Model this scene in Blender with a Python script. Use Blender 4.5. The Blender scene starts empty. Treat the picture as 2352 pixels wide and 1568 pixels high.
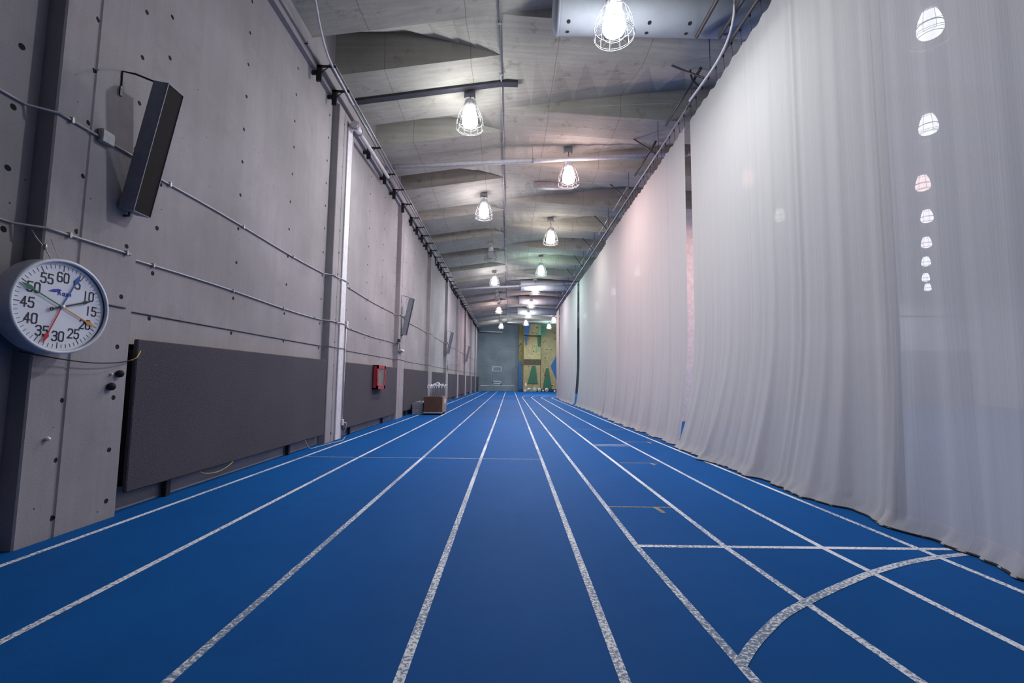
import bpy, math, random
from mathutils import Vector, Matrix
random.seed(7)
S = bpy.context.scene
COL = S.collection
PI = math.pi

# ------------------------------------------------------------------ camera, world, exposure
cd = bpy.data.cameras.new('camera'); cam = bpy.data.objects.new('camera', cd); COL.objects.link(cam)
S.camera = cam
cd.sensor_fit = 'HORIZONTAL'; cd.sensor_width = 36.0; cd.lens = 36.0 * 1045.0 / 2352.0
cd.clip_start = 0.05; cd.clip_end = 300
PITCH, YAW, ROLL = math.radians(4.868), math.radians(0.274), 0.012
cam.matrix_world = (Matrix.Translation((0, 0, 1.4)) @ Matrix.Rotation(-YAW, 4, 'Z') @
                    Matrix.Rotation(PI / 2 + PITCH, 4, 'X') @ Matrix.Rotation(ROLL, 4, 'Z'))

W = bpy.data.worlds.new('world'); S.world = W; W.use_nodes = True
W.node_tree.nodes['Background'].inputs[0].default_value = (0.62, 0.60, 0.70, 1)
W.node_tree.nodes['Background'].inputs[1].default_value = 0.10
S.view_settings.view_transform = 'Standard'; S.view_settings.look = 'None'
S.view_settings.gamma = 1.0; S.view_settings.exposure = 2.02
cy = S.cycles
cy.max_bounces = 10; cy.diffuse_bounces = 5; cy.glossy_bounces = 3; cy.transmission_bounces = 5
cy.transparent_max_bounces = 24; cy.sample_clamp_indirect = 4.0
cy.caustics_reflective = False; cy.caustics_refractive = False
LAMP = 31.0            # radiance of the lit lamp glass
DOWN = 38.0           # watts thrown downward by each lit lamp

# ------------------------------------------------------------------ node helpers
class N:
    def __init__(s, name):
        s.m = bpy.data.materials.new(name); s.m.use_nodes = True
        s.t = s.m.node_tree; s.t.nodes.clear()
        s.out = s.t.nodes.new('ShaderNodeOutputMaterial')
        s._c = None
    def n(s, typ, **kw):
        x = s.t.nodes.new(typ)
        for k, v in kw.items(): setattr(x, k, v)
        return x
    def set(s, sock, v):
        if v is None: return
        if isinstance(v, bpy.types.NodeSocket): s.t.links.new(v, sock)
        elif isinstance(v, (tuple, list)):
            if sock.type == 'RGBA' and len(v) == 3: v = (*v, 1)
            sock.default_value = v
        else: sock.default_value = v
    def co(s):
        if s._c is None: s._c = s.n('ShaderNodeTexCoord').outputs['Object']
        return s._c
    def mp(s, scale=(1, 1, 1), loc=(0, 0, 0), src=None):
        m = s.n('ShaderNodeMapping'); s.set(m.inputs[0], src or s.co())
        m.inputs['Location'].default_value = loc; m.inputs['Scale'].default_value = scale
        return m.outputs[0]
    def noise(s, scale=1, detail=4, rough=.55, vec=None):
        x = s.n('ShaderNodeTexNoise'); s.set(x.inputs['Vector'], vec or s.co())
        x.inputs['Scale'].default_value = scale; x.inputs['Detail'].default_value = detail
        x.inputs['Roughness'].default_value = rough
        return x.outputs[0]
    def voro(s, scale=1, vec=None, out='Distance'):
        x = s.n('ShaderNodeTexVoronoi'); s.set(x.inputs['Vector'], vec or s.co())
        x.inputs['Scale'].default_value = scale
        return x.outputs[out]
    def ramp(s, v, a, b, c0=(0, 0, 0), c1=(1, 1, 1)):
        r = s.n('ShaderNodeValToRGB'); s.set(r.inputs[0], v)
        r.color_ramp.elements[0].position = a; r.color_ramp.elements[1].position = b
        r.color_ramp.elements[0].color = (*c0, 1); r.color_ramp.elements[1].color = (*c1, 1)
        return r.outputs[0]
    def math(s, op, a, b=None, c=None):
        m = s.n('ShaderNodeMath', operation=op)
        for i, v in enumerate((a, b, c)): s.set(m.inputs[i], v)
        return m.outputs[0]
    def mix(s, f, a, b, mode='MIX'):
        m = s.n('ShaderNodeMix', data_type='RGBA', blend_type=mode)
        s.set(m.inputs[0], f); s.set(m.inputs[6], a); s.set(m.inputs[7], b)
        return m.outputs[2]
    def xyz(s, src=None):
        x = s.n('ShaderNodeSeparateXYZ'); s.set(x.inputs[0], src or s.co()); return x.outputs
    def bump(s, h, strength=.3, dist=.01):
        b = s.n('ShaderNodeBump'); s.set(b.inputs['Height'], h)
        b.inputs['Strength'].default_value = strength; b.inputs['Distance'].default_value = dist
        return b.outputs[0]
    def bsdf(s, col, rough=.6, metal=0, normal=None, spec=.5, **kw):
        p = s.n('ShaderNodeBsdfPrincipled')
        s.set(p.inputs['Base Color'], col); s.set(p.inputs['Roughness'], rough)
        s.set(p.inputs['Metallic'], metal); s.set(p.inputs['Specular IOR Level'], spec)
        if normal is not None: s.set(p.inputs['Normal'], normal)
        for k, v in kw.items(): s.set(p.inputs[k.replace('_', ' ')], v)
        return p.outputs[0]
    def done(s, sh):
        s.t.links.new(sh, s.out.inputs[0]); return s.m

def plain(name, col, rough=.5, metal=0, var=.12, scale=9, spec=.5):
    k = N(name)
    nz = k.noise(scale, 4)
    dark = tuple(c * (1 - var) for c in col); lite = tuple(min(1, c * (1 + var)) for c in col)
    return k.done(k.bsdf(k.ramp(nz, .3, .7, dark, lite), rough, metal, spec=spec))

def concrete(name, col, grain, holes=None, joints=None, stain=(.5, .45, .38), warm=.25, gs=.92):
    """grain = noise scale along x,y,z (small = stretched along that axis); holes=(y0,dy,z0,dz,r)"""
    k = N(name)
    big = k.noise(.55, 5, .6); mid = k.noise(3.1, 5, .65)
    gr = k.noise(1, 5, .6, k.mp(grain)); fine = k.noise(75, 2, .5)
    c = k.mix(k.ramp(big, .32, .68), tuple(x * .80 for x in col), tuple(x * 1.12 for x in col))
    c = k.mix(k.ramp(gr, .3, .72), k.mix(1, c, (gs, gs, gs), 'MULTIPLY'), k.mix(1, c, (2 - gs - .06,) * 3, 'MULTIPLY'))
    c = k.mix(k.math('MULTIPLY', k.ramp(mid, .58, .80), warm), c, k.mix(1, c, stain, 'MULTIPLY'))
    c = k.mix(k.math('MULTIPLY', k.ramp(fine, .3, .7), .22), c, (.16, .15, .15))
    pit = k.voro(7.0); pit2 = k.noise(2.2, 2)
    pm = k.math('MULTIPLY', k.math('LESS_THAN', pit, .06), k.math('GREATER_THAN', pit2, .55))
    c = k.mix(k.math('MULTIPLY', pm, .8), c, (.035, .03, .03))
    h = k.math('ADD', k.math('MULTIPLY', gr, .5), k.math('MULTIPLY', fine, .35))
    x, y, z = k.xyz()
    if holes:
        y0, dy, z0, dz, r = holes
        def cell(v, o, d):
            f = k.math('FRACT', k.math('DIVIDE', k.math('SUBTRACT', v, o - d / 2), d))
            return k.math('MULTIPLY', k.math('SUBTRACT', f, .5), d)
        jit = k.math('MULTIPLY', k.math('SUBTRACT', k.noise(.9, 1), .5), .09)
        a = cell(k.math('ADD', y, jit), y0, dy); b = cell(k.math('ADD', z, jit), z0, dz)
        d2 = k.math('SQRT', k.math('ADD', k.math('MULTIPLY', a, a), k.math('MULTIPLY', b, b)))
        hm = k.math('LESS_THAN', d2, r)
        c = k.mix(hm, c, (.018, .016, .016))
        h = k.math('SUBTRACT', h, hm)
    if joints:
        ax, o, d, wdt = joints
        v = (x, y, z)[ax]
        v = k.math('ADD', v, k.math('MULTIPLY', k.math('SUBTRACT', k.noise(1.2, 2), .5), .05))
        f = k.math('FRACT', k.math('DIVIDE', k.math('SUBTRACT', v, o), d))
        jm = k.math('LESS_THAN', f, wdt / d)
        c = k.mix(k.math('MULTIPLY', jm, .45), c, (.10, .09, .08))
    return k.done(k.bsdf(c, .88, 0, k.bump(h, .35, .012), spec=.25))

M = {}
M['wall'] = concrete('wall_concrete', (.375, .345, .36), (7, 7, .5), holes=(5.12, 1.53, 5.16, .52, .026))
M['column'] = concrete('column_concrete', (.375, .345, .36), (11, 11, .3), holes=(4.05, .51, .67, .51, .024))
M['ceiling'] = concrete('ceiling_concrete', (.46, .435, .375), (.35, 12, 9), joints=(0, .95, 1.9, .018), warm=.85, stain=(.42, .37, .30), gs=.84)
M['endwall'] = concrete('end_wall_concrete', (.185, .23, .265), (.5, 3, 6), warm=.6, stain=(.5, .5, .5))
M['white_wall'] = plain('white_wall_paint', (.72, .70, .74), .7)
M['dark_wall'] = plain('slate_wall_paint', (.23, .24, .29), .7)
M['steel'] = plain('galvanized_steel', (.36, .355, .37), .42, .55, .15, 14)
M['conduit'] = plain('grey_conduit', (.40, .38, .39), .45, .2)
M['white_pipe'] = plain('white_pipe_paint', (.66, .63, .66), .5)
M['black'] = plain('black_steel', (.012, .012, .014), .5)
M['dark_steel'] = plain('dark_steel', (.06, .058, .068), .45, .4)
M['rubber'] = plain('black_rubber', (.012, .012, .014), .8)
M['red'] = plain('red_enamel', (.36, .022, .03), .4)
M['white'] = plain('white_enamel', (.78, .78, .80), .35)
M['wire_white'] = plain('white_wire', (.10, .10, .105), .5)
M['lamp_body'] = plain('lamp_housing', (.62, .62, .65), .4, .2)
M['silver'] = plain('polished_silver', (.62, .62, .64), .25, .8)
M['brown'] = plain('brown_laminate', (.085, .042, .026), .45, 0, .2, 5)
M['tan'] = plain('tan_plywood', (.33, .225, .165), .55, 0, .15, 5)
M['speaker'] = plain('grey_speaker_cabinet', (.21, .23, .28), .5)
M['blue_paint'] = plain('blue_paint', (.008, .085, .24), .55)
M['navy'] = plain('navy_vinyl', (.012, .016, .06), .55)
M['green_paint'] = plain('green_paint', (.03, .11, .06), .7, 0, .3, 6)
M['mint_paint'] = plain('mint_paint', (.16, .33, .20), .7, 0, .3, 6)
M['olive_ply'] = plain('olive_plywood', (.20, .175, .06), .7, 0, .15, 3)
M['tan_ply'] = plain('sand_plywood', (.36, .28, .15), .7, 0, .16, 3)
M['paper'] = plain('white_paper', (.75, .72, .72), .7)
M['yellow'] = plain('yellow_insulation', (.55, .38, .05), .5)
M['orange'] = plain('orange_insulation', (.7, .18, .06), .5)
M['duct'] = plain('white_duct_fabric', (.34, .36, .40), .7, 0, .06, 3, .2)

def mat_floor():
    k = N('blue_rubber_track')
    a = k.noise(.35, 5, .6, k.mp((1, .35, 1))); b = k.noise(3.2, 6, .7); f = k.noise(160, 2, .6)
    c = k.mix(k.ramp(a, .3, .7), (.004, .072, .265), (.007, .095, .34))
    c = k.mix(k.math('MULTIPLY', k.ramp(b, .45, .75), .28), c, (.003, .050, .19))
    c = k.mix(k.math('MULTIPLY', k.ramp(f, .35, .65), .22), c, (.012, .11, .32))
    h = k.math('ADD', f, k.math('MULTIPLY', k.noise(420, 1), .5))
    return k.done(k.bsdf(c, .62, 0, k.bump(h, .45, .003), spec=.035))
M['floor'] = mat_floor()
def mat_line(name, col, wear):
    k = N(name)
    n1 = k.noise(48, 3, .65); n2 = k.noise(.9, 3)
    th = k.math('ADD', k.math('MULTIPLY', n2, .42), n1)
    wm = k.math('MULTIPLY', k.ramp(th, .70 - wear, .79 - wear), .8)
    c = k.mix(wm, col, (.02, .09, .22))
    return k.done(k.bsdf(c, .6, 0, k.bump(n1, .2, .002), spec=.3))
M['line'] = mat_line('white_track_paint', (.80, .81, .88), 0.0)
M['line_worn'] = mat_line('worn_white_track_paint', (.76, .78, .84), .05)
M['line_yellow'] = mat_line('worn_yellow_track_paint', (.60, .38, .08), .07)
M['line_thin'] = mat_line('faint_white_track_paint', (.50, .56, .68), .07)

def mat_pad():
    k = N('charcoal_carpet_fabric')
    w1 = k.n('ShaderNodeTexWave', wave_type='BANDS', bands_direction='Z'); k.set(w1.inputs[0], k.co()); w1.inputs['Scale'].default_value = 22
    w1.inputs['Distortion'].default_value = 2.5
    f = k.noise(90, 3, .7); b = k.noise(1.2, 3)
    c = k.mix(k.ramp(f, .35, .65), (.040, .037, .046), (.135, .126, .146))
    c = k.mix(k.math('MULTIPLY', w1.outputs[1], .3), c, (.05, .046, .056))
    c = k.mix(k.math('MULTIPLY', k.ramp(b, .4, .7), .15), c, (.12, .11, .13))
    return k.done(k.bsdf(c, .95, 0, k.bump(f, .5, .006), spec=.1))
M['pad'] = mat_pad()

def mat_grille():
    k = N('dark_speaker_cloth')
    f = k.noise(220, 2)
    return k.done(k.bsdf(k.ramp(f, .3, .7, (.012, .010, .010), (.028, .022, .021)), .85, 0, k.bump(f, .4, .003), spec=.2))
M['grille'] = mat_grille()

def mat_curtain(name, clear, tint=(.605, .585, .575)):
    k = N(name)
    x, y, z = k.xyz()
    st = k.noise(1, 4, .6, k.mp((0, 9, .05))); fi = k.noise(1, 3, .7, k.mp((0, 60, .12)))
    t = k.math('ADD', k.math('MULTIPLY', k.math('SUBTRACT', st, .5), clear * 1.1), clear)
    t = k.math('MAXIMUM', t, .0)
    c = k.mix(k.math('MULTIPLY', k.ramp(fi, .35, .65), .16), tint, tuple(q * .72 for q in tint))
    hem = k.math('LESS_THAN', z, .16)
    t = k.math('MULTIPLY', t, k.math('SUBTRACT', 1, k.math('MULTIPLY', hem, .85)))
    b = k.bump(k.math('ADD', fi, st), .25, .015)
    d = k.n('ShaderNodeBsdfDiffuse'); k.set(d.inputs[0], c); k.set(d.inputs['Normal'], b)
    tl = k.n('ShaderNodeBsdfTranslucent'); k.set(tl.inputs[0], c); k.set(tl.inputs['Normal'], b)
    tr = k.n('ShaderNodeBsdfTransparent')
    m1 = k.n('ShaderNodeMixShader'); m1.inputs[0].default_value = .42
    k.t.links.new(d.outputs[0], m1.inputs[1]); k.t.links.new(tl.outputs[0], m1.inputs[2])
    m2 = k.n('ShaderNodeMixShader'); k.set(m2.inputs[0], t)
    k.t.links.new(m1.outputs[0], m2.inputs[1]); k.t.links.new(tr.outputs[0], m2.inputs[2])
    return k.done(m2.outputs[0])
M['curtain'] = mat_curtain('sheer_white_curtain', .022)
M['curtain_sheer'] = mat_curtain('sheer_grey_curtain', .11, (.66, .64, .65))

def mat_glow(name, col, strength):
    k = N(name)
    e = k.n('ShaderNodeEmission'); e.inputs[0].default_value = (*col, 1); e.inputs[1].default_value = strength
    return k.done(e.outputs[0])
TINT = {'white': (.93, .97, 1.0), 'pink': (1.0, .74, .74), 'red': (1.0, .58, .50), 'green': (.66, 1.0, .86), 'violet': (.97, .92, 1.0), 'warm': (1.0, .93, .86)}
for q, c_ in TINT.items():
    M['glow_' + q] = mat_glow('lit_lamp_glass_' + q, c_, LAMP)
    M['dull_' + q] = mat_glow('dull_lamp_glass_' + q, c_, LAMP * .05)
    M['dim_' + q] = mat_glow('lit_upper_lamp_glass_' + q, c_, LAMP * .42)
def mat_glass(name, col, rough=.15):
    k = N(name)
    g = k.bsdf(col, rough, 0, spec=.6); tr = k.n('ShaderNodeBsdfTransparent'); m = k.n('ShaderNodeMixShader'); m.inputs[0].default_value = .45
    k.t.links.new(g, m.inputs[1]); k.t.links.new(tr.outputs[0], m.inputs[2])
    return k.done(m.outputs[0])
M['dead_glass'] = mat_glass('unlit_lamp_glass', (.55, .55, .58))
M['pane'] = mat_glass('cabinet_glass', (.30, .29, .30), .1)
def mat_hold(name, col): return plain(name, col, .6)
HOLD = [mat_hold('hold_' + a, c) for a, c in (('black', (.02, .02, .02)), ('brown', (.12, .07, .04)), ('grey', (.3, .3, .3)), ('white', (.7, .68, .62)), ('plum', (.13, .05, .08)))]

# ------------------------------------------------------------------ mesh helpers
class MB:
    def __init__(s): s.v = []; s.f = []; s.sm = []; s.mi = []; s.cur = 0
    def add(s, vs, fs, smooth=False):
        o = len(s.v); s.v += [tuple(p) for p in vs]
        for f in fs: s.f.append(tuple(i + o for i in f)); s.sm.append(smooth); s.mi.append(s.cur)
        return s
    def box(s, a, b, bev=0):
        x0, y0, z0 = (min(a[i], b[i]) for i in range(3)); x1, y1, z1 = (max(a[i], b[i]) for i in range(3))
        if bev <= 0:
            vs = [(x, y, z) for z in (z0, z1) for x, y in ((x0, y0), (x1, y0), (x1, y1), (x0, y1))]
            return s.add(vs, [(3, 2, 1, 0), (4, 5, 6, 7), (0, 1, 5, 4), (1, 2, 6, 5), (2, 3, 7, 6), (3, 0, 4, 7)])
        vs = []; B = bev
        for z, i in ((z0, B), (z0 + B, 0), (z1 - B, 0), (z1, B)):
            vs += [(x0 + B, y0 + i, z), (x1 - B, y0 + i, z), (x1 - i, y0 + B, z), (x1 - i, y1 - B, z),
                   (x1 - B, y1 - i, z), (x0 + B, y1 - i, z), (x0 + i, y1 - B, z), (x0 + i, y0 + B, z)]
        fs = [tuple(range(7, -1, -1)), tuple(range(24, 32))]
        for l in range(3):
            for i in range(8):
                j = (i + 1) % 8; fs.append((l * 8 + i, l * 8 + j, l * 8 + 8 + j, l * 8 + 8 + i))
        return s.add(vs, fs)
    def tube(s, pts, r, n=8, closed=False, caps=True):
        pts = [Vector(p) for p in pts]; m = len(pts)
        rs = r if isinstance(r, (list, tuple)) else [r] * m
        vs = []; prev = None
        for i, p in enumerate(pts):
            if closed: t = pts[(i + 1) % m] - pts[i - 1]
            else: t = pts[min(i + 1, m - 1)] - pts[max(i - 1, 0)]
            if t.length < 1e-9: t = Vector((0, 0, 1))
            t.normalize()
            if prev is None:
                a = Vector((0, 0, 1)) if abs(t.z) < .9 else Vector((1, 0, 0)); u = t.cross(a).normalized()
            else:
                u = prev - t * prev.dot(t)
                u = u.normalized() if u.length > 1e-6 else t.orthogonal().normalized()
            prev = u; w = t.cross(u)
            for k in range(n):
                an = 2 * PI * k / n; vs.append(p + (u * math.cos(an) + w * math.sin(an)) * rs[i])
        fs = []
        for i in range(m if closed else m - 1):
            j = (i + 1) % m
            for k in range(n):
                l = (k + 1) % n; fs.append((i * n + k, i * n + l, j * n + l, j * n + k))
        s.add(vs, fs, True)
        if caps and not closed:
            o = len(s.v) - m * n
            s.f.append(tuple(range(o + n - 1, o - 1, -1))); s.sm.append(False); s.mi.append(s.cur)
            s.f.append(tuple(range(o + (m - 1) * n, o + m * n))); s.sm.append(False); s.mi.append(s.cur)
        return s
    def lathe(s, prof, c=(0, 0, 0), n=24, axis='Z', smooth=True):
        vs = []
        for r, h in prof:
            for k in range(n):
                a = 2 * PI * k / n; p = (r * math.cos(a), r * math.sin(a), h)
                if axis == 'X': p = (h, p[0], p[1])
                if axis == 'Y': p = (p[0], h, p[1])
                vs.append((p[0] + c[0], p[1] + c[1], p[2] + c[2]))
        fs = []
        for i in range(len(prof) - 1):
            for k in range(n):
                l = (k + 1) % n; fs.append((i * n + k, i * n + l, (i + 1) * n + l, (i + 1) * n + k))
        return s.add(vs, fs, smooth)
    def prism(s, poly, h0, h1, axis='Y'):
        """poly in (x,z) for Y axis, (y,z) for X axis, (x,y) for Z axis"""
        def P(p, h): return {'Y': (p[0], h, p[1]), 'X': (h, p[0], p[1]), 'Z': (p[0], p[1], h)}[axis]
        n = len(poly); vs = [P(p, h0) for p in poly] + [P(p, h1) for p in poly]
        fs = [tuple(range(n - 1, -1, -1)), tuple(range(n, 2 * n))] + [(i, (i + 1) % n, n + (i + 1) % n, n + i) for i in range(n)]
        return s.add(vs, fs)
    def build(s, name, m, parent=None, loc=None):
        me = bpy.data.meshes.new(name); me.from_pydata(s.v, [], s.f)
        for mm in (m if isinstance(m, (list, tuple)) else [m]): me.materials.append(mm)
        me.polygons.foreach_set('use_smooth', s.sm); me.polygons.foreach_set('material_index', s.mi)
        me.update()
        o = bpy.data.objects.new(name, me); COL.objects.link(o)
        if parent is not None: o.parent = parent
        if loc is not None: o.location = loc
        return o

def tag(o, label=None, cat=None, group=None, kind=None):
    if label: o['label'] = label
    if cat: o['category'] = cat
    if group: o['group'] = group
    if kind: o['kind'] = kind
    return o
def thing(name, label, cat, loc=(0, 0, 0), group=None):
    o = bpy.data.objects.new(name, None); COL.objects.link(o); o.location = loc
    o.empty_display_size = .1
    return tag(o, label, cat, group)
def struct(name, mb, m, label=None, cat=None):
    return tag(mb.build(name, m), label, cat, None, 'structure')
def dup(root, loc, label, group=None):
    r = root.copy(); COL.objects.link(r); r.location = loc; r['label'] = label
    if group: r['group'] = group
    for ch in list(root.children):
        c = ch.copy(); COL.objects.link(c); c.parent = r
        for g in ch.children:
            d = g.copy(); COL.objects.link(d); d.parent = c
    return r
def lerp(a, b, t): return a + (b - a) * t
def interp(x, xs, ys):
    if x <= xs[0]: return ys[0]
    for i in range(len(xs) - 1):
        if x <= xs[i + 1]: return lerp(ys[i], ys[i + 1], (x - xs[i]) / (xs[i + 1] - xs[i]))
    return ys[-1]
def smooth_path(pts, k=5):
    pts = [Vector(p) for p in pts]; out = []
    for i in range(len(pts) - 1):
        p0 = pts[max(i - 1, 0)]; p1 = pts[i]; p2 = pts[i + 1]; p3 = pts[min(i + 2, len(pts) - 1)]
        for j in range(k):
            t = j / k
            out.append(.5 * ((2 * p1) + (p2 - p0) * t + (2 * p0 - 5 * p1 + 4 * p2 - p3) * t * t + (3 * p1 - p0 - 3 * p2 + p3) * t ** 3))
    return out + [pts[-1]]
ORD = ['first', 'second', 'third', 'fourth', 'fifth', 'sixth', 'seventh', 'eighth', 'ninth', 'tenth', 'eleventh', 'twelfth']

# ------------------------------------------------------------------ room shell
PER = 6.12             # bay length of columns, lamps and ceiling folds
END = 58.3
XW, XC = -4.08, -3.92  # wall panel plane, column face plane
RX, RZ = -.28, 8.57    # ceiling ridge
b = MB(); b.box((-4.6, -22, -.2), (33, END + .3, 0))
floor = struct('floor', b, M['floor'], 'blue rubber running track floor', 'floor')

def ceil_soffit(x):
    return RZ - .15 * (RX - x) if x < RX else RZ - .06 * min(x - RX, 7.0)
def ceil_depth(x):
    return .40 * (RX - x) if x < RX else min(.185 * (x - RX), 1.1)
B0, B1, B2, B3 = 8.38, 9.50, 11.50, 12.57      # fold lines of one bay
def prof(x):
    """one bay's underside: list of (y offset, height) at this x"""
    z0 = ceil_soffit(x); d = ceil_depth(x)
    if x < RX: return [(B0, z0), (B1 - .02, z0 + d), (B1, z0), (B2, z0), (B3 - .02, z0 + d), (B3, z0)]
    return [(B0, z0), (B1, z0), (B2 - .02, z0 + d), (B2, z0), (B3, z0), (B0 + PER - .02, z0 + d)]
def ceil_z(x, y):
    t = (y - B0) % PER + B0; p = prof(x) + [(B0 + PER, ceil_soffit(x))]
    return interp(t, [q[0] for q in p], [q[1] for q in p])
def ceil_part(xs):
    b = MB(); rows = []
    for x in xs:
        r = []
        for n in range(-5, 9):
            r += [(x, y + n * PER, z) for y, z in prof(x)]
        rows.append(r)
    m = len(rows[0])
    for r in rows: b.v += r
    for i in range(len(xs) - 1):
        for j in range(m - 1):
            b.f.append((i * m + j, i * m + j + 1, (i + 1) * m + j + 1, (i + 1) * m + j)); b.sm.append(False); b.mi.append(0)
    return b
b = ceil_part([-4.4, -3.7, -3, -2.3, -1.7, -1.2, -.8, -.5, RX])
c2 = ceil_part([RX + .0001, .1, .5, 1, 1.6, 2.3, 3, 3.8, 4.6, 5.6, 7, 12, 20, 33])
o_ = len(b.v); b.v += c2.v; b.f += [tuple(i + o_ for i in f) for f in c2.f]; b.sm += c2.sm; b.mi += c2.mi
struct('ceiling', b, M['ceiling'], 'folded concrete ceiling with tapering recesses', 'ceiling')

b = MB(); b.box((-4.6, -22, 0), (XW, END, 7.62)); b.box((-4.6, -22, 7.62), (-3.98, END, 7.74)); b.box((-4.6, -22, 7.74), (-3.93, END, 10.2))
struct('wall_left', b, M['wall'], 'bare concrete wall left of the track', 'wall')
b = MB(); b.box((-4.6, END, 0), (33, END + .3, 10))
struct('wall_end', b, M['endwall'], 'blue grey concrete wall at the far end of the track', 'wall')
b = MB(); b.box((-4.6, -22.3, 0), (33, -22, 10))
struct('wall_back', b, M['dark_wall'], 'unseen slate wall far behind the viewer, kept dark to cut bounce light', 'wall')  # unseen; set far back and dark so little light bounces onto the column flanks
b = MB(); b.box((33, -22, 0), (33.3, END, 10))
struct('wall_right', b, M['white_wall'], 'far side wall of the field house', 'wall')
b = MB(); b.cur = 0; b.box((9.5, 32.0, 3.83), (32.99, 32.2, 9.0)); b.cur = 1; b.box((9.5, 31.95, 0), (32.99, 32.2, 3.83))
b.cur = 2; b.box((9.5, 31.9, 6.25), (32.99, 31.95, 6.33))
struct('wall_beyond', b, [M['white_wall'], M['dark_wall'], M['dark_steel']], 'pale wall with slate lower half seen through the curtain', 'wall')

colnear = [3.75 + PER * k for k in range(-1, 9)]
lab = ['behind the viewer', 'holding the round pace clock, nearest the viewer', 'with the white drain pipe', 'with the small pipe fitting, third from the viewer',
       'fourth from the viewer', 'fifth from the viewer', 'sixth from the viewer', 'seventh from the viewer', 'eighth from the viewer', 'ninth from the viewer']
for k, y in enumerate(colnear):
    b = MB(); b.box((-4.3, y, -.01), (XC, y + .30, 7.62), .012); b.box((-4.3, y + .32, -.01), (XC, y + .95, 7.62), .012)
    b.box((-4.3, y + .29, -.01), (XC - .012, y + .33, 7.62))
    tag(b.build('column', M['column']), 'shallow concrete wall column ' + lab[k], 'column', None, 'structure')

# ------------------------------------------------------------------ painted track lines (parts of the floor)
def strip(pts, w, z=.0015):
    pts = [Vector((p[0], p[1], 0)) for p in pts]; vs = []; b = MB()
    for i, p in enumerate(pts):
        t = (pts[min(i + 1, len(pts) - 1)] - pts[max(i - 1, 0)]).normalized(); nn = Vector((t.y, -t.x, 0)) * (w / 2)
        vs += [(p.x - nn.x, p.y - nn.y, z), (p.x + nn.x, p.y + nn.y, z)]
    b.add(vs, [(2 * i, 2 * i + 1, 2 * i + 3, 2 * i + 2) for i in range(len(pts) - 1)])
    return b
LW = .052
def line(name, pts, w=LW, m='line', z=.0015):
    o = strip(pts, w, z).build(name, M[m], floor); return o
line('lane_line', [(-3.74, -2), (-3.71, 3.4), (-3.64, 8.3), (-3.55, 18), (-3.52, 57)])
line('lane_line', [(-2.64, -2), (-2.665, 8.2), (-2.62, 18), (-2.55, 57)])
line('lane_line', [(-1.57, -2), (-1.535, 8.2), (-1.51, 17), (-1.47, 57.2)], LW, 'line_worn')
line('lane_line', [(-.50, -2), (-.49, 8.3), (-.463, 17), (-.44, 57.4)], LW, 'line_worn')
line('lane_line', [(.55, -2), (.56, 2.2), (.594, 8.4), (.61, 17), (.655, 57.6)], LW, 'line_worn')
for i, (x0, x1, x2, ye, rr) in enumerate(((1.20, 1.105, 1.08, 38.0, 16.0), (1.99, 1.867, 1.838, 37.5, 15.0), (2.81, 2.706, 2.64, 37.0, 14.0), (3.54, 3.53, 3.45, 36.4, 13.2))):
    pts = [(x0, -2), (x0 - .02, 2.2), (x1, 4.0), (lerp(x1, x2, .5), 10), (x2, 18), (x2, 28), (x2, ye)]
    for j in range(1, 25):
        a = j / 24 * PI * .62
        pts.append((x2 + rr * (1 - math.cos(a)), ye + rr * math.sin(a)))
    line('lane_line', pts, LW, 'line_worn' if i < 1 else 'line', .0016 + i * .0001)
line('cross_line', [(-3.637, 8.27), (.594, 8.27)], .035, 'line_thin', .002)
line('start_line', [(1.12, 4.02), (3.88, 4.02)], .055, 'line', .0022)
arc = [(1.17, 2.39), (1.309, 2.545), (1.472, 2.70), (1.68, 2.88), (1.94, 3.055), (2.325, 3.29), (2.776, 3.54), (3.297, 3.765), (3.86, 3.92)]
line('stagger_arc', smooth_path([(p[0], p[1], 0) for p in arc], 4), .06, 'line_worn', .0026)
line('double_line', [(1.88, 10.24), (2.63, 10.24)], .045, 'line', .002); line('double_line', [(1.88, 10.07), (2.63, 10.07)], .045, 'line', .002)
line('faint_line', [(1.70, 13.47), (3.40, 13.47)], .04, 'line_thin', .002)
for x0, x1, y, xt, dy in ((1.13, 1.83, 5.23, 1.655, -.22), (1.93, 2.63, 8.01, 2.462, -.19), (2.72, 3.44, 10.78, 3.24, -.24)):
    line('exchange_mark', [(x0, y), (x1, y)], .028, 'line_yellow', .002); line('exchange_tick', [(xt, y), (xt + .02, y + dy)], .055, 'line_yellow', .0022)

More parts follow.
